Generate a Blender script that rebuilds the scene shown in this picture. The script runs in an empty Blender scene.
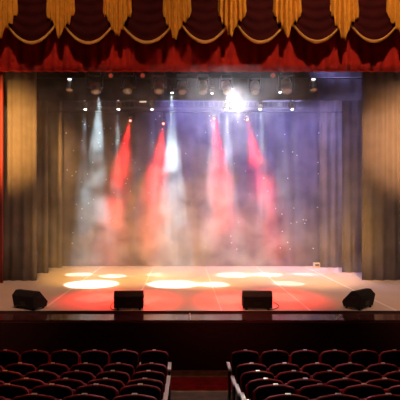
import bpy, bmesh, math, random
from mathutils import Vector, Matrix
R = random.Random(7)
PI = math.pi
S = bpy.context.scene
COL = S.collection

# ------------------------------------------------------------------ camera
F = 500.0            # focal length in pixels of a 400 px frame
VX, VY = 183.0, 208.0  # where the stage lines meet
CAMZ = 2.5
cam_d = bpy.data.cameras.new('camera')
cam_d.sensor_width = 36.0
cam_d.lens = F / 400.0 * 36.0
cam_d.shift_x = (200 - VX) / 400.0
cam_d.shift_y = (VY - 200) / 400.0
cam_d.clip_end = 200
cam = bpy.data.objects.new('camera', cam_d)
cam.location = (0, 0, CAMZ)
cam.rotation_euler = (PI / 2, 0, 0)
COL.objects.link(cam)
S.camera = cam

def X(px, D): return (px - VX) * D / F
def Z(py, D): return CAMZ - (py - VY) * D / F

# ------------------------------------------------------------------ view and world
S.view_settings.view_transform = 'Standard'
S.view_settings.look = 'None'
S.view_settings.gamma = 1.0
S.view_settings.use_curve_mapping = False
S.view_settings.exposure = 0.0
S.cycles.use_denoising = True
S.cycles.volume_step_rate = 0.4
S.cycles.volume_bounces = 2
S.cycles.max_bounces = 6
S.cycles.sample_clamp_indirect = 4.0
w = bpy.data.worlds.new('world')
S.world = w
w.use_nodes = True
w.node_tree.nodes['Background'].inputs[0].default_value = (1.0, 0.62, 0.55, 1)
w.node_tree.nodes['Background'].inputs[1].default_value = 0.003

# ------------------------------------------------------------------ lights (theatre lanterns out of frame, and added fill lights)
def spot(name, loc, target, watts, color, cone_deg, blend=0.4, radius=0.06, parent=None):
    d = bpy.data.lights.new(name, 'SPOT')
    d.energy = watts; d.color = color
    d.spot_size = math.radians(cone_deg); d.spot_blend = blend
    d.shadow_soft_size = radius
    o = bpy.data.objects.new(name, d); COL.objects.link(o)
    v = Vector(target) - Vector(loc)
    o.rotation_euler = v.to_track_quat('-Z', 'Y').to_euler()
    o.location = loc
    return o
def area(name, loc, target, watts, color, sx, sy, spread=180):
    d = bpy.data.lights.new(name, 'AREA')
    d.energy = watts; d.color = color; d.shape = 'RECTANGLE'; d.size = sx; d.size_y = sy
    d.spread = math.radians(spread)
    o = bpy.data.objects.new(name, d); COL.objects.link(o)
    v = Vector(target) - Vector(loc)
    o.rotation_euler = v.to_track_quat('-Z', 'Y').to_euler()
    o.location = loc
    return o

AMBER = (1.0, 0.50, 0.14)
# front-of-house bridge lighting the valance from above
spot('bridge_light_left', (-2.6, 8.6, 14.4), (-3.6, 16.0, 8.0), 2300, (1.0, 0.68, 0.42), 62, 0.9, 0.15)
spot('bridge_light_right', (4.4, 8.6, 14.4), (4.2, 16.0, 8.0), 3900, (1.0, 0.70, 0.45), 64, 0.9, 0.15)
# amber follow spots from the booth behind the audience, on the two first legs
spot('leg_light_left', (-4.0, -6.0, 6.6), (-6.2, 17.2, 4.95), 150000, (1.0, 0.48, 0.11), 10.5, 1.0, 0.35)
spot('leg_light_right', (7.5, -6.0, 6.6), (7.9, 17.2, 4.8), 120000, (1.0, 0.48, 0.20), 11, 1.0, 0.35)
# amber wash from the balcony bridge reaching under the valance to the rear of the stage floor
for ax in (-2.8, 0.8, 4.5):
    spot('amber_wash', (ax * .6, 2.0, 13.0), (ax, 19.3, 0), 58000, (1.0, 0.53, 0.11), 17, 1.0, 0.15)
# weak amber lantern between the first two left legs
spot('wing_amber', (-5.55, 18.2, 5.7), (0.5, 19.6, 0), 800, AMBER, 42, 1.0, 0.3)
# unseen fill added over the auditorium to lift carpet and seat tops
area('auditorium_fill', (0.4, 8.6, 13.0), (0.4, 9.4, -1), 31, (1.0, 0.42, 0.32), 9.0, 3.0, 90)
area('violet_wash', (3.0, 20.3, 8.0), (3.1, 21.0, 3.5), 540, (0.38, 0.35, 1.0), 7.6, 0.3, 85)
area('violet_side_fill', (5.6, 18.3, 8.2), (6.5, 19.3, 4.5), 110, (0.40, 0.36, 1.0), 2.0, 0.3, 100)  # extra violet lamp, added to fill the dark curtains and haze at right
# warm unseen fill added in front to brighten the apron floor
spot('apron_fill', (1.0, 5.0, 13.0), (0.9, 14.9, 0), 10500, (1.0, 0.30, 0.17), 29, 1.0, 0.3)
spot('apron_fill_left', (-2.0, 5.0, 13.0), (-5.6, 14.0, 0), 5000, (1.0, 0.52, 0.34), 30, 1.0, 0.3)
spot('apron_fill_right', (3.0, 5.0, 13.0), (6.6, 14.2, 0), 7200, (1.0, 0.56, 0.40), 28, 1.0, 0.3)

# ------------------------------------------------------------------ helpers
def mat(name, color, rough=0.8, metal=0.0, spec=0.5, emit=None, strength=0.0, noise=0.0, nscale=8.0, sheen=0.0):
    m = bpy.data.materials.new(name); m.use_nodes = True
    nt = m.node_tree; b = nt.nodes['Principled BSDF']
    b.inputs['Base Color'].default_value = (*color, 1)
    b.inputs['Roughness'].default_value = rough
    b.inputs['Metallic'].default_value = metal
    b.inputs['Specular IOR Level'].default_value = spec
    if sheen:
        b.inputs['Sheen Weight'].default_value = sheen
        b.inputs['Sheen Tint'].default_value = (*[min(1, c * 3 + 0.1) for c in color], 1)
    if emit:
        b.inputs['Emission Color'].default_value = (*emit, 1)
        b.inputs['Emission Strength'].default_value = strength
    if noise:
        tc = nt.nodes.new('ShaderNodeTexCoord'); n = nt.nodes.new('ShaderNodeTexNoise')
        n.inputs['Scale'].default_value = nscale; n.inputs['Detail'].default_value = 4
        r = nt.nodes.new('ShaderNodeMixRGB'); r.blend_type = 'MULTIPLY'; r.inputs[0].default_value = 1.0
        r.inputs[1].default_value = (*color, 1)
        cr = nt.nodes.new('ShaderNodeValToRGB')
        cr.color_ramp.elements[0].color = (1 - noise,) * 3 + (1,); cr.color_ramp.elements[1].color = (1 + noise,) * 3 + (1,)
        cr.color_ramp.elements[0].position = .3; cr.color_ramp.elements[1].position = .7
        nt.links.new(tc.outputs['Object'], n.inputs['Vector']); nt.links.new(n.outputs['Fac'], cr.inputs[0])
        nt.links.new(cr.outputs[0], r.inputs[2]); nt.links.new(r.outputs[0], b.inputs['Base Color'])
    return m

M = {}
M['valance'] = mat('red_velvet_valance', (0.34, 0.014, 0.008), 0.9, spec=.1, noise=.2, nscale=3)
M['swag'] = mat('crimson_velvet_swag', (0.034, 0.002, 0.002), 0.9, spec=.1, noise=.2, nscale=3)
M['gold'] = mat('gold_satin', (0.58, 0.23, 0.02), 0.65, spec=.2, noise=.15, nscale=6)
M['goldtrim'] = mat('gold_fringe', (0.50, 0.20, 0.025), 0.7)
M['redcurtain'] = mat('red_velvet_curtain', (0.17, 0.010, 0.008), 0.75, noise=.15, nscale=3)
M['leg'] = mat('taupe_velvet', (0.105, 0.088, 0.080), 0.95, spec=.1, noise=.12, nscale=2)
M['black'] = mat('black_wool', (0.012, 0.010, 0.010), 0.9)
M['backdrop'] = mat('navy_wool', (0.045, 0.04, 0.075), 0.9, noise=.2, nscale=1.5)
M['star'] = mat('star_led', (1, 1, 1), emit=(0.85, 0.88, 1.0), strength=0.6)
M['dark'] = mat('dark_wall', (0.012, 0.009, 0.009), 0.9)
M['fascia'] = mat('dark_stage_front', (0.045, 0.014, 0.014), 0.8, spec=.15)
M['lip'] = mat('polished_dark_wood', (0.10, 0.03, 0.028), 0.08, metal=.2, spec=.9, noise=.25, nscale=2)
M['lip'].node_tree.nodes['Principled BSDF'].inputs['IOR'].default_value = 1.85
M['tape'] = mat('white_tape', (0.78, 0.72, 0.68), 0.6)
M['cab'] = mat('black_textured_paint', (0.009, 0.008, 0.0085), 0.75, spec=.3)
M['grille'] = mat('black_steel_mesh', (0.01, 0.01, 0.01), 0.5, metal=.6)
M['rubber'] = mat('black_rubber', (0.008, 0.008, 0.008), 0.8)
M['plate'] = mat('grey_socket_plate', (0.02, 0.02, 0.02), 0.5, metal=.5)
M['fix'] = mat('black_fixture_plastic', (0.018, 0.017, 0.018), 0.35)
M['fixhead'] = mat('dark_fixture_head', (0.16, 0.12, 0.10), 0.35)
M['steel'] = mat('dull_aluminium', (0.13, 0.125, 0.125), 0.5, metal=.8)
M['pipe'] = mat('black_steel', (0.02, 0.02, 0.02), 0.5, metal=.5)
M['lens_white'] = mat('lit_white_lens', (1, 1, 1), emit=(0.92, 0.97, 1.0), strength=10)
M['lens_red'] = mat('lit_red_lens', (1, .3, .2), emit=(1.0, 0.16, 0.10), strength=9)
M['lens_star'] = mat('blinding_white_lens', (1, 1, 1), emit=(0.95, 0.95, 1.0), strength=60)
M['lens_warm'] = mat('warm_glowing_lens', (.22, .16, .11), emit=(1.0, 0.62, 0.32), strength=0.12)
M['lens_dim_red'] = mat('dull_red_lens', (.5, .1, .06), 0.3, emit=(0.8, 0.10, 0.06), strength=0.25)
M['led'] = mat('white_status_display', (1, 1, 1), emit=(0.9, 0.93, 1.0), strength=2.0)
M['barlight'] = mat('warm_lit_bar', (1, .8, .6), emit=(1.0, 0.75, 0.55), strength=0.9)
M['seatback'] = mat('dark_maroon_seat_shell', (0.012, 0.002, 0.003), 0.7, spec=.2)
M['seatvelvet'] = mat('maroon_velvet', (0.36, 0.012, 0.012), 0.75, spec=.12)
M['arm'] = mat('pale_lacquered_wood', (0.85, 0.68, 0.60), 0.22)
M['iron'] = mat('black_iron', (0.015, 0.01, 0.01), 0.5, metal=.3)
M['glint'] = mat('glint_metal', (0.85, 0.68, 0.55), 0.3, metal=.9)  # bright metal standing in for the sheen spot on each seat top
M['boxgrey'] = mat('pale_grey_box', (0.45, 0.40, 0.38), 0.6)

def stage_floor_mat():
    m = bpy.data.materials.new('stage_linoleum'); m.use_nodes = True
    nt = m.node_tree; b = nt.nodes['Principled BSDF']
    tc = nt.nodes.new('ShaderNodeTexCoord'); n = nt.nodes.new('ShaderNodeTexNoise')
    n.inputs['Scale'].default_value = 0.9; n.inputs['Detail'].default_value = 6
    cr = nt.nodes.new('ShaderNodeValToRGB')
    cr.color_ramp.elements[0].color = (0.50, 0.41, 0.32, 1); cr.color_ramp.elements[1].color = (0.60, 0.50, 0.40, 1)
    nt.links.new(tc.outputs['Object'], n.inputs['Vector']); nt.links.new(n.outputs['Fac'], cr.inputs[0])
    nt.links.new(cr.outputs[0], b.inputs['Base Color'])
    b.inputs['Roughness'].default_value = 0.42
    return m
M['stage'] = stage_floor_mat()

def carpet_mat():
    m = bpy.data.materials.new('patterned_carpet'); m.use_nodes = True
    nt = m.node_tree; b = nt.nodes['Principled BSDF']; L = nt.links
    tc = nt.nodes.new('ShaderNodeTexCoord'); sp = nt.nodes.new('ShaderNodeSeparateXYZ')
    L.new(tc.outputs['Object'], sp.inputs[0])
    cr = nt.nodes.new('ShaderNodeValToRGB'); e = cr.color_ramp; e.interpolation = 'CONSTANT'
    # along depth, 9.0 .. 11.26 mapped to 0..1
    mp = nt.nodes.new('ShaderNodeMapRange'); mp.inputs['From Min'].default_value = 9.0; mp.inputs['From Max'].default_value = 11.26
    L.new(sp.outputs['Y'], mp.inputs['Value']); L.new(mp.outputs[0], cr.inputs[0])
    stops = [(0.0, (.30, .03, .02)), (.20, (.24, .10, .045)), (.39, (.62, .38, .20)), (.435, (.75, .03, .03)), (.77, (.60, .37, .19)), (.82, (.30, .14, .055))]
    e.elements[0].position = 0; e.elements[0].color = (*stops[0][1], 1)
    e.elements[1].position = stops[1][0]; e.elements[1].color = (*stops[1][1], 1)
    for p, c in stops[2:]:
        el = e.elements.new(p); el.color = (*c, 1)
    ck = nt.nodes.new('ShaderNodeTexVoronoi'); ck.inputs['Scale'].default_value = 5.0
    mix = nt.nodes.new('ShaderNodeMixRGB'); mix.blend_type = 'MULTIPLY'; mix.inputs[0].default_value = .6
    L.new(tc.outputs['Object'], ck.inputs['Vector']); L.new(cr.outputs[0], mix.inputs[1]); L.new(ck.outputs['Distance'], mix.inputs[2])
    L.new(mix.outputs[0], b.inputs['Base Color']); b.inputs['Roughness'].default_value = .95
    return m
M['carpet'] = carpet_mat()

class MB:
    def __init__(s): s.v = []; s.f = []
    def add(s, vs, fs):
        n = len(s.v); s.v += [tuple(v) for v in vs]; s.f += [tuple(i + n for i in f) for f in fs]; return s
    def box(s, c, d, rot=None):
        hx, hy, hz = d[0] / 2, d[1] / 2, d[2] / 2
        vs = [Vector((x, y, z)) for x in (-hx, hx) for y in (-hy, hy) for z in (-hz, hz)]
        if rot: vs = [rot @ v for v in vs]
        vs = [v + Vector(c) for v in vs]
        return s.add(vs, [(0, 1, 3, 2), (4, 6, 7, 5), (0, 4, 5, 1), (2, 3, 7, 6), (0, 2, 6, 4), (1, 5, 7, 3)])
    def cone(s, p0, p1, r0, r1, n=16, caps=True):
        p0, p1 = Vector(p0), Vector(p1); a = (p1 - p0).normalized()
        u = a.orthogonal().normalized(); w_ = a.cross(u)
        vs = []
        for p, r in ((p0, r0), (p1, r1)):
            for k in range(n):
                t = 2 * PI * k / n; vs.append(p + (u * math.cos(t) + w_ * math.sin(t)) * r)
        fs = [(k, (k + 1) % n, n + (k + 1) % n, n + k) for k in range(n)]
        if caps: fs += [tuple(range(n - 1, -1, -1)), tuple(range(n, 2 * n))]
        return s.add(vs, fs)
    def lathe(s, p0, axis, prof, n=20):
        """prof: list of (distance along axis, radius)"""
        p0, a = Vector(p0), Vector(axis).normalized(); u = a.orthogonal().normalized(); w_ = a.cross(u)
        vs = []; 
        for d, r in prof:
            for k in range(n):
                t = 2 * PI * k / n; vs.append(p0 + a * d + (u * math.cos(t) + w_ * math.sin(t)) * r)
        fs = []
        for i in range(len(prof) - 1):
            for k in range(n):
                fs.append((i * n + k, i * n + (k + 1) % n, (i + 1) * n + (k + 1) % n, (i + 1) * n + k))
        fs += [tuple(range(n - 1, -1, -1)), tuple((len(prof) - 1) * n + k for k in range(n))]
        return s.add(vs, fs)
    def tube(s, pts, r, n=8):
        pts = [Vector(p) for p in pts]; vs = []
        for i, p in enumerate(pts):
            a = (pts[min(i + 1, len(pts) - 1)] - pts[max(i - 1, 0)]).normalized()
            u = a.cross(Vector((0.3, 0.2, 0.93))).normalized(); w_ = a.cross(u)
            for k in range(n):
                t = 2 * PI * k / n; vs.append(p + (u * math.cos(t) + w_ * math.sin(t)) * r)
        fs = [(i * n + k, i * n + (k + 1) % n, (i + 1) * n + (k + 1) % n, (i + 1) * n + k) for i in range(len(pts) - 1) for k in range(n)]
        fs += [tuple(range(n - 1, -1, -1)), tuple((len(pts) - 1) * n + k for k in range(n))]
        return s.add(vs, fs)
    def sheet(s, fn, nu, nv):
        vs = [fn(i / nu, j / nv) for j in range(nv + 1) for i in range(nu + 1)]
        fs = [(j * (nu + 1) + i, j * (nu + 1) + i + 1, (j + 1) * (nu + 1) + i + 1, (j + 1) * (nu + 1) + i) for j in range(nv) for i in range(nu)]
        return s.add(vs, fs)
    def prism(s, prof, x0, x1):
        """prof (y,z) polygon extruded along x"""
        n = len(prof); vs = [(x0, y, z) for y, z in prof] + [(x1, y, z) for y, z in prof]
        fs = [(k, (k + 1) % n, n + (k + 1) % n, n + k) for k in range(n)] + [tuple(range(n - 1, -1, -1)), tuple(range(n, 2 * n))]
        return s.add(vs, fs)
    def build(s, name, m, parent=None, smooth=False, bevel=0.0, solid=0.0, loc=None):
        me = bpy.data.meshes.new(name); me.from_pydata(s.v, [], s.f)
        bm = bmesh.new(); bm.from_mesh(me); bmesh.ops.recalc_face_normals(bm, faces=bm.faces)
        bm.to_mesh(me); bm.free()
        me.materials.append(m)
        if smooth:
            for p in me.polygons: p.use_smooth = True
        o = bpy.data.objects.new(name, me); COL.objects.link(o)
        if parent: o.parent = parent
        if loc: o.location = loc
        if solid:
            md = o.modifiers.new('thickness', 'SOLIDIFY'); md.thickness = solid; md.offset = 0
        if bevel:
            md = o.modifiers.new('rounded_edges', 'BEVEL'); md.width = bevel; md.segments = 2; md.limit_method = 'ANGLE'
        return o

def tag(o, label, cat, group=None, kind=None):
    o['label'] = label; o['category'] = cat
    if group: o['group'] = group
    if kind: o['kind'] = kind
    return o
def thing(name, label, cat, loc=(0, 0, 0), rz=0, group=None):
    o = bpy.data.objects.new(name, None); COL.objects.link(o)
    o.empty_display_size = .2; o.location = loc; o.rotation_euler = (0, 0, rz)
    return tag(o, label, cat, group)
def struct(o, label, cat):
    return tag(o, label, cat, None, 'structure')
def copy_thing(root):
    c = root.copy(); COL.objects.link(c)
    for ch in root.children:
        d = ch.copy(); COL.objects.link(d); d.parent = c
        for g in ch.children:
            h = g.copy(); COL.objects.link(h); h.parent = d
    return c
ORD = ['first', 'second', 'third', 'fourth', 'fifth', 'sixth', 'seventh', 'eighth', 'ninth', 'tenth']

# ------------------------------------------------------------------ the setting
LIPY, EDGEY, BACKY = 11.26, 12.1, 23.0
AUDZ = -1.15
XL, XR = -10.0, 11.0
struct(MB().box(((XL + XR) / 2, (EDGEY + BACKY) / 2, -.575), (XR - XL, BACKY - EDGEY, 1.15)).build('floor_stage', M['stage']),
       'pale grey stage floor lit by coloured pools of light', 'stage floor')
fl = bpy.data.objects['floor_stage']
SEAM = [-3.46, -1.25, 0.94, 3.10, 5.20]
for sx in SEAM:
    wd = .06 if sx in (-3.46, 3.10, 5.20) else .035
    MB().box((sx, (EDGEY + 21.2) / 2 + .03, .0015), (wd, 21.2 - EDGEY - .1, .003)).build('tape_line', M['tape'], fl)
lip = struct(MB().box(((XL + XR) / 2, (LIPY + EDGEY) / 2, -.59), (XR - XL, EDGEY - LIPY, 1.13)).build('trim_1', M['lip']),
       'polished dark wooden lip along the front edge of the stage', 'stage edge')
MB().box(((XL + XR) / 2, EDGEY - .02, -.01), (XR - XL, .05, .045)).build('edge_strip', M['black'], lip)
MB().box((X(190, 11.6), 11.66, -.0235), (.02, .72, .003)).build('tape_line', M['tape'], lip)
q = MB().box((0, 0, 0), (.04, .55, .003), Matrix.Rotation(math.radians(-28), 3, 'Z')).build('tape_line', M['tape'], lip); q.location = (X(338, 11.6), 11.6, -.0235)
struct(MB().box(((XL + XR) / 2, LIPY - .03, -.61), (XR - XL, .06, 1.08)).build('wall_stage_front', M['fascia']),
       'black front wall of the stage below its edge', 'stage front')

# auditorium floor: flat in front, stepped under the rear rows
ROWD = [9.29, 8.45, 7.75, 7.02, 6.28, 5.55]
ROWZ = [-1.15, -1.13, -1.03, -.90, -.72, -.57]
b = MB()
b.box((.4, (8.98 + 11.2) / 2, -1.25), (21, 11.2 - 8.98 + .03, .2))
for i in range(6):
    y1 = ROWD[i] - .31 if i else ROWD[0] - .31
    y1 = 8.98 if i == 1 else (ROWD[i] + .42 if i > 1 else None)
    if i == 0: continue
    y0 = ROWD[i + 1] + .42 if i < 5 else 4.6
    b.box((.4, (y0 + y1) / 2, (ROWZ[i] - 1.4) / 2), (21, y1 - y0, ROWZ[i] + 1.4))
struct(b.build('floor_auditorium', mat('dark_floor', (.05, .02, .015), .8)), 'dark stepped auditorium floor under the seats', 'floor')
cp = MB().box((.4, 10.1, AUDZ + .006), (14, 2.2, .012)).build('carpet', M['carpet'])
tag(cp, 'dark red carpet with tan patterned borders in front of the stage', 'carpet')

# stage house
struct(MB().box(((XL + XR) / 2, BACKY + .1, 4.9), (XR - XL + .4, .2, 12.2)).build('wall_back', M['dark']), 'dark back wall behind the starry backdrop', 'wall')
struct(MB().box((XL - .1, 19.6, 4.9), (.2, 6.6, 12.2)).build('wall_left', M['dark']), 'dark left wall of the stage wings', 'wall')
struct(MB().box((XR + .1, 19.6, 4.9), (.2, 6.6, 12.2)).build('wall_right', M['dark']), 'dark right wall of the stage wings', 'wall')
struct(MB().box(((XL + XR) / 2, 19.8, 11.1), (XR - XL + .4, 6.6, .2)).build('ceiling_stage', M['dark']), 'dark ceiling high above the stage', 'ceiling')
b = MB(); b.box((-8.4, 16.62, 4.5), (3.0, .2, 9.0)); b.box((9.4, 16.62, 4.5), (3.0, .2, 9.0)); b.box((.5, 16.62, 10.1), (20.8, .2, 2.2))
struct(b.build('wall_proscenium', mat('proscenium_paint', (.03, .012, .01), .8)), 'dark proscenium wall framing the stage opening', 'wall')

# ------------------------------------------------------------------ curtains
def pleat_fn(x0, x1, z0, z1, y, period, amp, seed, lean=0.0, edge_bulge=0.0):
    r = random.Random(seed); n = max(2, int(abs(x1 - x0) / period))
    ph = [r.uniform(-.5, .5) for _ in range(n + 2)]; am = [r.uniform(.5, 1.2) for _ in range(n + 2)]
    hf = [r.uniform(0, 6.28) for _ in range(n + 2)]
    def fn(u, v):
        t = u * n; k = int(t); fr = t - k
        a = am[k] * (1 - fr) + am[k + 1] * fr; p = ph[k] * (1 - fr) + ph[k + 1] * fr
        z = z1 + (z0 - z1) * v
        h = hf[k] * (1 - fr) + hf[k + 1] * fr
        yy = y + amp * a * math.sin(2 * PI * t + p + .5 * math.sin(h + 3 * v)) * (.6 + .5 * v)
        xx = x0 + (x1 - x0) * u + lean * v * math.sin(h)
        return (xx, yy, z)
    return fn, n
def curtain(name, label, cat, m, x0, x1, z0, z1, y, period, amp, seed, group=None, nv=10, hem=None):
    fn, n = pleat_fn(x0, x1, z0, z1, y, period, amp, seed)
    r = thing(name, label, cat, ((x0 + x1) / 2, y, z0), 0, group)
    inv = Vector(r.location)
    f2 = lambda u, v: Vector(fn(u, v)) - inv
    MB().sheet(f2, n * 10, nv).build('drape', m, r, True, solid=.012)
    # heading batten on top and a weighted hem below
    MB().cone(Vector((x0, y, z1)) - inv, Vector((x1, y, z1)) - inv, .03, .03, 10).build('batten', M['pipe'], r)
    MB().tube([f2(i / (n * 6), 1.0) + Vector((0, 0, .008)) for i in range(n * 6 + 1)], .014, 6).build('hem', hem or m, r, True)
    return r
LEGZ = 10.9
g = 'velvet side curtains left of the stage'
curtain('leg_curtain', 'tall velvet side curtain lit golden at left, nearest the audience', 'curtain', M['leg'], -9.2, X(36.5, 17.2), .0, LEGZ, 17.2, .34, .060, 1, g)
curtain('leg_curtain', 'grey side curtain at left, standing just behind the golden one', 'curtain', M['leg'], -9.2, X(48, 19.2), .0, LEGZ, 19.2, .32, .060, 2, g)
curtain('leg_curtain', 'dim side curtain at left, farthest back beside the starry backdrop', 'curtain', M['leg'], -9.2, X(62, 20.9), .0, LEGZ, 20.9, .34, .060, 3, g)
g = 'velvet side curtains right of the stage'
curtain('leg_curtain', 'wide velvet side curtain lit amber at right, nearest the audience', 'curtain', M['leg'], X(362, 17.3), 10.4, .0, LEGZ, 17.3, .36, .060, 4, g)
curtain('leg_curtain', 'grey side curtain at right, just behind the amber one', 'curtain', M['leg'], X(342, 19.4), 10.4, .0, LEGZ, 19.4, .33, .060, 5, g)
curtain('leg_curtain', 'dim violet side curtain at right, farthest back', 'curtain', M['leg'], X(320, 21.0), 10.4, .0, LEGZ, 21.0, .34, .060, 6, g)
curtain('stage_curtain', 'red velvet main curtain gathered at the left edge of the stage', 'curtain', M['redcurtain'], -6.86, X(3.3, 16.7), .0, 9.4, 16.7, .20, .07, 8)

# black border and the star cloth
curtain('border_curtain', 'black border curtain hanging behind the top row of lamps', 'curtain', M['black'], -9.4, 10.4, Z(100.5, 18.9), LEGZ, 18.9, .5, .03, 9, nv=4)
bd = curtain('star_backdrop', 'dark violet backdrop cloth dotted with tiny star lights', 'backdrop', M['backdrop'], -8.5, 9.5, .02, LEGZ, 21.4, .6, .04, 10)
sb = MB()
for k in range(110):
    px, py = R.uniform(66, 330), R.uniform(112, 250)
    sb.cone(Vector((X(px, 21.3), 21.30, Z(py, 21.3))) - Vector(bd.location), Vector((X(px, 21.3), 21.335, Z(py, 21.3))) - Vector(bd.location), .017, .017, 6)
so = sb.build('star_light', M['star'], bd); so['kind'] = 'stuff'; so['label'] = 'tiny white star lights'

# ------------------------------------------------------------------ valance with swags and gold tails
VY0 = 16.0
va = thing('valance_curtain', 'red pleated valance across the top with swags and gold tails', 'valance', (.6, VY0, Z(71, VY0)))
vo = Vector(va.location)
fn, n = pleat_fn(-7.6, 8.6, Z(71.3, VY0 + .2), 9.9, VY0 + .2, .36, .05, 12)
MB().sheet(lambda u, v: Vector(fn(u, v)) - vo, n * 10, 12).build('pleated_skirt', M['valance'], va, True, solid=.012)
MB().tube([Vector(fn(i / (n * 6), 1.0)) - vo for i in range(n * 6 + 1)], .018, 6).build('hem', M['valance'], va, True)
MB().box(Vector((.5, VY0 + .3, 9.9)) - vo, (16.4, .1, .15)).build('pelmet_board', M['dark'], va)
JC = [-54, 3, 60, 117.5, 177, 232.5, 288, 345.5, 402, 459]
JB = [38, 38, 38, 38, 40, 37, 37, 41, 40, 40]
for k in range(len(JC) - 1):
    a, c = JC[k], JC[k + 1]; mid = (a + c) / 2; hw = (c - a) / 2
    botm = 43.5 + R.uniform(-.6, 1.2)
    Ys = VY0 - .05
    def swag_fn(u, v, a=a, c=c, mid=mid, hw=hw, botm=botm):
        px = a + (c - a) * u; d = (px - mid) / hw
        bot = botm - 25.5 * d * d
        top = -14 - 4 * d * d
        py = top + (bot - top) * v
        bulge = (.06 + .24 * v) * (1 - d * d)
        fold = .022 * math.sin(2 * PI * 5.5 * v ** 0.9 + .6 * k) * (1 - .75 * d * d) * min(1, v * 3)
        y = Ys - bulge + fold
        return Vector((X(px, y), y, Z(py, y))) - vo
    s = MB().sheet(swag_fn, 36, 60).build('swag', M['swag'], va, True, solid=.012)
    s['label'] = 'dark crimson draped swag'
    t = MB()
    t.sheet(lambda u, v: swag_fn(u, .955 + .05 * v) + Vector((0, -.03 - .02 * math.sin(PI * v), 0)), 60, 4)
    tr = t.build('gold_trim', M['goldtrim'], s, True, solid=.03)
    tr['label'] = 'gold fringe trim'
for k, jc in enumerate(JC):
    if k in (0, len(JC) - 1): continue
    hw = 14.5; tip = JB[k]; tu = R.uniform(-.28, .02); ns = 6; seed = R.uniform(0, 6)
    Ys = VY0 - .30
    def jab(u, v, jc=jc, tip=tip, tu=tu, seed=seed):
        w_ = 2 * u - 1
        # zigzag bottom: stepped descent to the tip
        d = (tu - w_) / (1 + tu) if w_ < tu else (w_ - tu) / (1 - tu)
        st = d * 4.0; base = math.floor(st); fr = st - base
        dd = (base + min(1, max(0, (fr - .55) / .45))) / 4.0
        bot = tip - 1.0 - (tip - 12) * dd ** .82
        bot += 1.6 * math.sin(9 * w_ + seed)
        top = -16
        py = top + (bot - top) * v
        narrow = 1.0 - .10 * (1 - v)
        y = Ys + .055 * math.sin(2 * PI * ns * u + seed + .4 * math.sin(3 * v)) + .02 * math.sin(23 * u) + .10 * abs(w_) - .05 * v
        return Vector((X(jc + hw * w_ * narrow, Ys), y, Z(py, Ys))) - vo
    j = MB().sheet(jab, 112, 16).build('gold_tail', M['gold'], va, True, solid=.012)
    j['label'] = 'gold satin pleated tail with zigzag hem'

# ------------------------------------------------------------------ lighting rig
def pipe(y, z, label, x0=XL + .02, x1=XR - .02):
    return tag(MB().cone((x0, y, z), (x1, y, z), .026, .026, 12).build('lighting_pipe', M['pipe']), label, 'pipe')

def moving_head(label, pos, s=1.0, aim=(0, 0, -1), lens='lens_warm', group=None, hang=None, led=False, name='moving_head_lamp'):
    """pos: centre of the head; the clamp reaches up to height hang"""
    t = thing(name, label, 'stage light', pos, 0, group)
    a = Vector(aim).normalized()
    top = .34 * s
    MB().box((0, 0, top), (.34 * s, .26 * s, .12 * s)).build('base', M['fix'], t, bevel=.02 * s)
    for sx in (-1, 1):
        b = MB(); b.box((sx * .20 * s, 0, .13 * s), (.05 * s, .16 * s, .36 * s)); b.cone((sx * .165 * s, 0, 0), (sx * .225 * s, 0, 0), .07 * s, .07 * s, 14)
        b.build('yoke_arm', M['fix'], t, bevel=.012 * s)
    h = MB().lathe(-a * .24 * s, a, [(0, .07 * s), (.03 * s, .13 * s), (.20 * s, .155 * s), (.27 * s, .155 * s), (.275 * s, .135 * s), (.36 * s, .13 * s), (.42 * s, .14 * s), (.44 * s, .135 * s), (.44 * s, .10 * s), (.42 * s, .095 * s)], 22).build('head', M['fixhead'], t, True)
    MB().lathe(a * .185 * s, a, [(0, .096 * s), (.02 * s, .085 * s), (.028 * s, .04 * s)], 18).build('lens', M[lens], h, True)
    if led: MB().box((0, -.135 * s, top + .02 * s), (.12 * s, .012, .05 * s)).build('display', M['led'], t)
    hz = (hang - pos[2]) if hang else top + .2 * s
    b = MB(); b.cone((0, 0, top + .05 * s), (0, 0, hz), .018, .018, 10); b.box((0, 0, hz - .01), (.05, .09, .09))
    b.build('clamp', M['pipe'], t)
    return t
def par_can(label, pos, s=1.0, aim=(0, 0, -1), lens='lens_warm', group=None, hang=None, led=False):
    t = thing('par_can_lamp', label, 'stage light', pos, 0, group)
    a = Vector(aim).normalized()
    c = MB().lathe(-a * .2 * s, a, [(0, .05 * s), (.03 * s, .10 * s), (.12 * s, .125 * s), (.36 * s, .13 * s), (.37 * s, .145 * s), (.39 * s, .145 * s), (.39 * s, .12 * s), (.35 * s, .115 * s)], 22).build('can', M['fixhead'], t, True)
    MB().lathe(a * .15 * s, a, [(0, .115 * s), (.015 * s, .10 * s), (.022 * s, .05 * s)], 18).build('lens', M[lens], c, True)
    b = MB(); 
    side = a.cross(Vector((0, 1, 0.001))).normalized() if abs(a.y) < .9 else Vector((1, 0, 0))
    pts = [side * .16 * s + Vector((0, 0, 0))] + [side * .16 * s * math.cos(q * PI / 8) + Vector((0, 0, .24 * s * math.sin(q * PI / 8) + .02)) for q in range(1, 8)] + [side * -.16 * s]
    b.tube(pts, .014 * s, 8); b.build('bracket', M['pipe'], t)
    if led: MB().box((0, -.06, .235 * s), (.13 * s, .05, .06 * s)).build('display', M['led'], t)
    hz = (hang - pos[2]) if hang else .4 * s
    b = MB(); b.cone((0, 0, .25 * s), (0, 0, hz), .016, .016, 10); b.box((0, 0, hz - .01), (.05, .08, .08)); b.build('clamp', M['pipe'], t)
    return t

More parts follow.
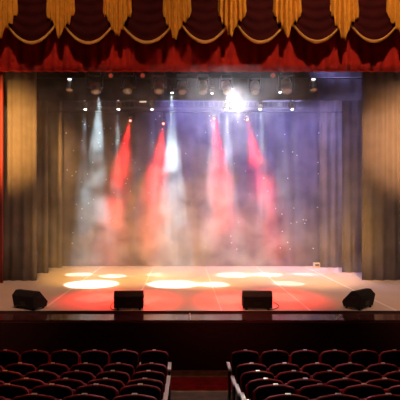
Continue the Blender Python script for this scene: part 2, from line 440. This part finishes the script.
def beam(t, D, target, watts, color, cone, blend=.35, s=.6):
    """the lamp's own light, just under its lens"""
    p = Vector(t.location); v = (Vector(target) - p).normalized()
    o = spot('lamp_beam', p + v * (.2 * s + .03), target, watts, color, cone, blend, .05)
    return o

WHITE = (0.72, 0.93, 1.0)
D0 = 17.9; HZ0 = Z(64, D0)
pipe(D0, HZ0, 'black pipe carrying the top row of lamps behind the valance')
G0 = 'lamps in the top row under the valance'
names0 = ['leftmost big lamp of the top row, above the first pale beam', 'top-row lamp above the left red beam', 'top-row lamp above the second red beam',
          'top-row lamp right of the tall pale beam', 'top-row lamp in the middle over the starry cloth', 'top-row lamp just above the blinding white light',
          'top-row lamp right of the blinding white light', 'rightmost big moving head of the top row']
for k, px in enumerate([95, 128, 159, 182, 203, 226.5, 255, 286.5]):
    py = 87.5 if k in (3, 4, 5, 6) else 86
    aim = (.18, -.35, -1) if k == 0 else (R.uniform(-.15, .15), -.5, -1)
    moving_head('dark moving head, ' + names0[k], (X(px, D0), D0, Z(py, D0)), 1.25 if k < 3 or k == 7 else 1.1, aim, 'lens_warm', G0, HZ0)
for px, side in ((70, 'left'), (313, 'right')):
    par_can('can lamp with a bright white top at the far %s end of the top row' % side, (X(px, D0), D0, Z(86, D0)), .95, (0, -.4, -1), 'lens_warm', G0, HZ0, led=True)
for px, w_ in ((111, 'between the first two big lamps at left'), (143, 'between the second and third big lamps'), (272.5, 'right of the blinding white light')):
    par_can('small dull red lamp facing the audience ' + w_, (X(px, D0), D0, Z(75.5, D0)), .62, (0, -1, -.25), 'lens_dim_red', 'small red lamps under the valance', HZ0)
    # its bracket hangs from the same pipe by an arm
# beam lamps a little lower
D1 = 18.35; HZ1 = Z(78, D1)
pipe(D1, HZ1, 'second black pipe, carrying the four small beam lamps')
G1 = 'small white beam lamps in front of the border'
spec1 = [(99, 93.5, 92, 284, 15.5, 14000, 'below the leftmost big moving head'), (172, 94, 173, 284, 15.0, 13500, 'left of centre shining a tall wide beam'),
         (212, 94.5, 213, 284.5, 9.5, 8500, 'in the middle shining a narrow beam'), (280, 93.5, 288, 283.5, 9.5, 4500, 'right of the blinding white light')]
for px, py, tx, ty, cone, wt, lab in spec1:
    Dt = 1250 / (ty - VY)
    tgt = Vector((X(tx, Dt), Dt, 0)); p = Vector((X(px, D1), D1, Z(py - 3.5, D1)))
    t = moving_head('small white beam lamp ' + lab, p, .5, tgt - p, 'lens_white', G1, HZ1, name='beam_lamp')
    beam(t, D1, tgt, wt, WHITE, cone, .35, .5)
# truss row
D2 = 19.8
def truss(label, x0, x1, y, z, h, d):
    t = thing('lighting_truss', label, 'truss', ((x0 + x1) / 2, y, z))
    o = Vector(t.location)
    for dy in (-d / 2, d / 2):
        for dz in (0, h):
            MB().cone(Vector((x0, y + dy, z + dz)) - o, Vector((x1, y + dy, z + dz)) - o, .024, .024, 10).build('chord', M['steel'], t)
    n = int((x1 - x0) / .1)
    for dy in (-d / 2, d / 2):
        b = MB()
        b.tube([Vector((x0 + (x1 - x0) * (i + (.25 if i % 2 else -.25)) / n, y + dy, z + h * ((i // 2) % 2))) - o for i in range(1, n)], .012, 6)
        b.build('lattice', M['steel'], t)
    b = MB()
    for xx in (x0 + .4, (x0 + x1) / 2, x1 - .4): b.cone(Vector((xx, y, z + h)) - o, Vector((xx, y, 10.98)) - o, .012, .012, 6)
    b.build('hanging_cable', M['pipe'], t)
    return t
truss('aluminium lattice truss seen below the black border', X(76, D2 + .45), X(302, D2 + .45), D2 + .45, Z(108, D2 + .45), .30, .3)
HZ2 = Z(93, D2)
pipe(D2, HZ2, 'black pipe hanging just in front of the lattice truss')
G2 = 'moving heads on the lower row'
spec2 = [(85.5, 79, 274.5, 10, 1700, 'leftmost of the lower row'), (118.5, 113, 276, 9.5, 2200, 'second from left in the lower row'), (152, 155, 274.5, 7, 1700, 'third from left in the lower row'),
         (226, 233, 275, 12.5, 2600, 'just left of the blinding white light'), (260, 267, 274.5, 11, 2200, 'lower row, right of the blinding white light'), (292, 303, 274, 7.5, 1200, 'rightmost of the lower row')]
for px, tx, ty, cone, wt, lab in spec2:
    Dt = 1250 / (ty - VY)
    tgt = Vector((X(tx, Dt), Dt, 0)); p = Vector((X(px, D2), D2, Z(106.5, D2)))
    t = moving_head('black moving head with small white display, ' + lab, p, .62, tgt - p, 'lens_white', G2, HZ2, led=True)
    beam(t, D2, tgt, wt * 3.4, WHITE, cone)
# blinding lamp aimed at the audience
p = Vector((X(234, D2 - .5), D2 - .5, Z(103.5, D2 - .5)))
t = moving_head('blinding white lamp pointed straight at the audience', p, 1.1, Vector((0, 0, CAMZ)) - p, 'lens_star', None, Z(92.8, D2 - .5), name='moving_head_lamp')
pipe(D2 - .5, Z(92.8, D2 - .5), 'black pipe carrying the blinding white lamp')
spot('blinding_beam', p + (Vector((0, 0, CAMZ)) - p).normalized() * .3, (0, 0, CAMZ - .5), 3200, (0.95, 0.93, 1.0), 70, .9, .06)
# warm bar lamp
t = thing('bar_lamp', 'short warm lit bar lamp on the truss left of centre', 'stage light', (X(143, D2 + .25), D2 + .25, Z(102, D2 + .25)))
MB().box((0, 0, 0), (.30, .08, .09)).build('housing', M['fix'], t, bevel=.01); MB().box((0, -.045, 0), (.27, .012, .055)).build('lens', M['barlight'], t)
# red lamps
D3 = 20.75; HZ3 = Z(112, D3)
pipe(D3, HZ3, 'black pipe far back carrying the four red lamps')
G3 = 'red beam lamps at the back'
RED = (1.0, 0.022, 0.016)
spec3 = [(130.5, 121, 97, 297, 2, 'leftmost of the four'), (163.5, 124, 141, 299, 2, 'second from the left'), (214, 119, 233, 299, 2, 'third from the left'), (247, 120, 287, 297, 2, 'rightmost of the four')]
for px, py, tx, ty, _, lab in spec3:
    Dt = 1250 / (ty - VY)
    tgt = Vector((X(tx, Dt), Dt, 0)); p = Vector((X(px, D3), D3, Z(py - 1.5, D3)))
    t = moving_head('black lamp shining a red beam, ' + lab, p, .5, tgt - p, 'lens_red', G3, HZ3, name='beam_lamp')
    beam(t, D3, tgt, 36000, RED, 7.5, .7, .5)
    beam(t, D3, tgt, 14000, RED, 17, 1.0, .5)

# ------------------------------------------------------------------ haze
def haze_mat():
    m = bpy.data.materials.new('stage_haze'); m.use_nodes = True
    nt = m.node_tree; nt.nodes.clear(); L = nt.links
    out = nt.nodes.new('ShaderNodeOutputMaterial'); vs = nt.nodes.new('ShaderNodeVolumeScatter')
    vs.inputs['Color'].default_value = (.97, .94, .96, 1); vs.inputs['Anisotropy'].default_value = .25
    tc = nt.nodes.new('ShaderNodeTexCoord')
    n = nt.nodes.new('ShaderNodeTexNoise'); n.noise_dimensions = '4D'; n.inputs['W'].default_value = 5.1; n.inputs['Scale'].default_value = 1.15; n.inputs['Detail'].default_value = 5; n.inputs['Distortion'].default_value = .8
    L.new(tc.outputs['Object'], n.inputs['Vector'])
    mr = nt.nodes.new('ShaderNodeMapRange'); mr.inputs['From Min'].default_value = .42; mr.inputs['From Max'].default_value = .64
    mr.inputs['To Min'].default_value = .012; mr.inputs['To Max'].default_value = .14
    L.new(n.outputs['Fac'], mr.inputs['Value'])
    # the smoke lies thicker low down in the middle of the stage
    mp = nt.nodes.new('ShaderNodeMapping'); mp.inputs['Location'].default_value = (0.15, -.26, .28); mp.inputs['Scale'].default_value = (.20, .22, .24)
    gr = nt.nodes.new('ShaderNodeTexGradient'); gr.gradient_type = 'SPHERICAL'
    L.new(tc.outputs['Object'], mp.inputs['Vector']); L.new(mp.outputs[0], gr.inputs[0])
    ml = nt.nodes.new('ShaderNodeMath'); ml.operation = 'MULTIPLY_ADD'; ml.inputs[1].default_value = 2.4; ml.inputs[2].default_value = 0.45
    L.new(gr.outputs['Fac'], ml.inputs[0])
    mm = nt.nodes.new('ShaderNodeMath'); mm.operation = 'MULTIPLY'
    L.new(mr.outputs[0], mm.inputs[0]); L.new(ml.outputs[0], mm.inputs[1])
    L.new(mm.outputs[0], vs.inputs['Density']); L.new(vs.outputs[0], out.inputs['Volume'])
    return m
hz = MB().box((0, 0, 0), (12.6, 6.7, 6.70)).build('haze', haze_mat(), loc=(.9, 18.0, 3.38))
tag(hz, 'thin coloured smoke drifting across the stage through the light beams', 'haze', None, 'stuff')

# ------------------------------------------------------------------ wedge monitors
def wedge(label, px, D, rz, flip=1):
    t = thing('floor_monitor', label, 'speaker', (X(px, D), D, .0), rz, 'black floor monitors along the stage edge')
    W = .72
    prof = [(-.14, .05), (-.20, .34), (-.08, .455), (.05, .455), (.32, .17), (.28, .05)]
    MB().prism(prof, -W / 2, W / 2).build('cabinet', M['cab'], t, bevel=.014)
    d = Vector((0, .27, -.285)).normalized(); nrm = Vector((0, .285, .27)).normalized()
    c = Vector((0, .185, .3125)) + nrm * .006
    q = Matrix.Rotation(math.atan2(-.285, .27), 3, 'X')
    MB().box(c, (W - .06, .34, .016), q).build('grille', M['grille'], t, bevel=.004)
    for sx in (-1, 1):
        b = MB(); b.box((sx * (W / 2 + .004), .0, .30), (.010, .14, .05)); b.build('handle', M['rubber'], t, bevel=.004)
        for yy in (-.10, .24): MB().cone((sx * .27, yy, 0), (sx * .27, yy, .055), .03, .026, 12).build('foot', M['rubber'], t)
    MB().box((.0, -.166, .15), (.18, .010, .10), Matrix.Rotation(math.radians(11), 3, 'X')).build('socket_plate', M['plate'], t)
    return t
wedge('black floor monitor at far left of the stage edge, turned inward', 28, 12.42, math.radians(-31))
wedge('black floor monitor left of centre with a cable loop beside it', 129, 12.36, math.radians(3))
wedge('black floor monitor right of centre on the stage edge', 257, 12.36, math.radians(-3))
wedge('black floor monitor at far right of the stage edge, turned inward', 361, 12.50, math.radians(42))
def cable(label, pts):
    pts = [Vector((X(a, D), D, .012)) for a, D in pts]
    fine = []
    for i in range(len(pts) - 1):
        p0, p1, p2, p3 = pts[max(i - 1, 0)], pts[i], pts[i + 1], pts[min(i + 2, len(pts) - 1)]
        for q in range(8):
            u = q / 8
            fine.append(.5 * ((2 * p1) + (p2 - p0) * u + (2 * p0 - 5 * p1 + 4 * p2 - p3) * u * u + (3 * p1 - p0 - 3 * p2 + p3) * u ** 3))
    tag(MB().tube(fine + [pts[-1]], .009, 6).build('cable', M['rubber'], None, True), label, 'cable')
cable('thin black cable curling on the floor by the left centre monitor', [(118, 12.22), (112, 12.3), (110.5, 12.7), (113, 13.1), (117, 13.3)])
cable('thin black cable on the floor by the right centre monitor', [(268, 12.22), (275, 12.35), (279, 12.7), (274, 13.2)])
# small pale box far back
t = thing('floor_box', 'small pale box on the floor by the right rear curtain', 'box', (X(316.5, 20.95), 20.95, 0))
MB().box((0, 0, .11), (.26, .2, .2)).build('casing', M['boxgrey'], t, bevel=.012); MB().box((0, -.104, .12), (.18, .012, .1)).build('front_panel', M['plate'], t)
MB().box((0, 0, .225), (.12, .03, .03)).build('handle', M['rubber'], t)

# ------------------------------------------------------------------ theatre seats
SW = .55
def outline(w, z0, z1, rad, arch, n=7):
    pts = [(-w / 2 + .03, z0), (w / 2 - .03, z0)]
    for k in range(n + 1):
        a = PI / 2 * k / n
        pts.append((w / 2 - rad + rad * math.cos(a), z1 - arch - rad * .8 + rad * .8 * math.sin(a)))
    for k in range(1, 8):
        x = (w / 2 - rad) * (1 - 2 * k / 8); pts.append((x, z1 - arch * (2 * abs(k - 4) / 8) ** 2))
    for k in range(n + 1):
        a = PI / 2 + PI / 2 * k / n
        pts.append((-w / 2 + rad + rad * math.cos(a), z1 - arch - rad * .8 + rad * .8 * math.sin(a)))
    return pts
def pad(w, z0, z1, rad, arch, layers, lean, n=7):
    """layers: (y, inset) - a cushion lofted from inset copies of one outline"""
    b = MB(); rings = []
    for y, ins in layers:
        pts = outline(w - 2 * ins, z0 + ins, z1 - ins, max(.02, rad - ins * .6), arch, n)
        rings.append([(x, y - lean * (z - z0), z) for x, z in pts])
    m = len(rings[0]); vs = [p for r in rings for p in r]
    fs = [(i * m + k, i * m + (k + 1) % m, (i + 1) * m + (k + 1) % m, (i + 1) * m + k) for i in range(len(rings) - 1) for k in range(m)]
    fs += [tuple(range(m - 1, -1, -1)), tuple((len(rings) - 1) * m + k for k in range(m))]
    return b.add(vs, fs)
def make_seat(arms, label):
    t = thing('theatre_seat', label, 'seat')
    LEAN = .16
    pad(.515, .36, 1.03, .10, .022, [(.0, .010), (.006, .002), (.014, 0), (.046, 0), (.066, .012), (.08, .04)], LEAN).build('backrest', M['seatvelvet'], t, True)
    pad(.494, .38, 1.018, .092, .021, [(-.022, .012), (-.012, 0), (.006, 0)], LEAN).build('back_panel', M['seatback'], t, True)
    c = pad(.46, 0, .46, .06, .01, [(0, .03), (.02, 0), (.09, 0), (.115, .03)], 0).build('seat_cushion', M['seatvelvet'], t, True)
    c.location = (0, .16, .40); c.rotation_euler = (math.radians(-14), 0, 0)
    pl = MB().box((0, 0, 0), (.06, .032, .010), Matrix.Rotation(math.radians(4), 3, 'X')).build('glint_plate', M['glint'], t, loc=(0, .032 - LEAN * .67, 1.033))  # plate added to imitate the highlight on the curved upholstery
    pl['label'] = 'small brass plate imitating upholstery sheen'
    for s in arms:
        st = MB(); st.prism([(.0, .0), (.34, .0), (.34, .05), (.25, .10), (.30, .615), (.0, .615), (.04, .10), (.0, .05)], s * SW / 2 - .018, s * SW / 2 + .018)
        st.build('side_frame', M['iron'], t, bevel=.004)
        a = MB().prism([(-.01, .612), (.42, .612), (.44, .635), (.42, .66), (.02, .66), (-.01, .64)], s * SW / 2 - .034, s * SW / 2 + .034).build('armrest', M['arm'], t, bevel=.008)
        a['label'] = 'pale lacquered armrest'
    return t
protos = {}
ROWN = ['front row', 'second row', 'third row', 'fourth row', 'fifth row', 'nearest row']
AISLE = {'left': -.255, 'right': .875}
NSEAT = {'left': [6, 6, 5, 5, 4, 4], 'right': [6, 6, 5, 5, 5, 3]}
PITCH = [.55, .55, .55, .55, .55, .55]
for side, sg in (('left', -1), ('right', 1)):
    for r in range(6):
        for k in range(NSEAT[side][r]):
            x = AISLE[side] + sg * SW * (k + .5)
            arms = (-1, 1) if k == 0 else (sg,)
            where = 'aisle-end seat' if k == 0 else '%s seat from the aisle' % ORD[k]
            lab = 'dark red seat, %s of the %s, %s block' % (where, ROWN[r], side)
            key = (side, k == 0)
            if key not in protos:
                t = protos[key] = make_seat(arms, lab)
            else:
                t = copy_thing(protos[key]); t['label'] = lab
            t['group'] = 'theatre seats in the %s block' % side
            t.location = (x, ROWD[r], ROWZ[r])
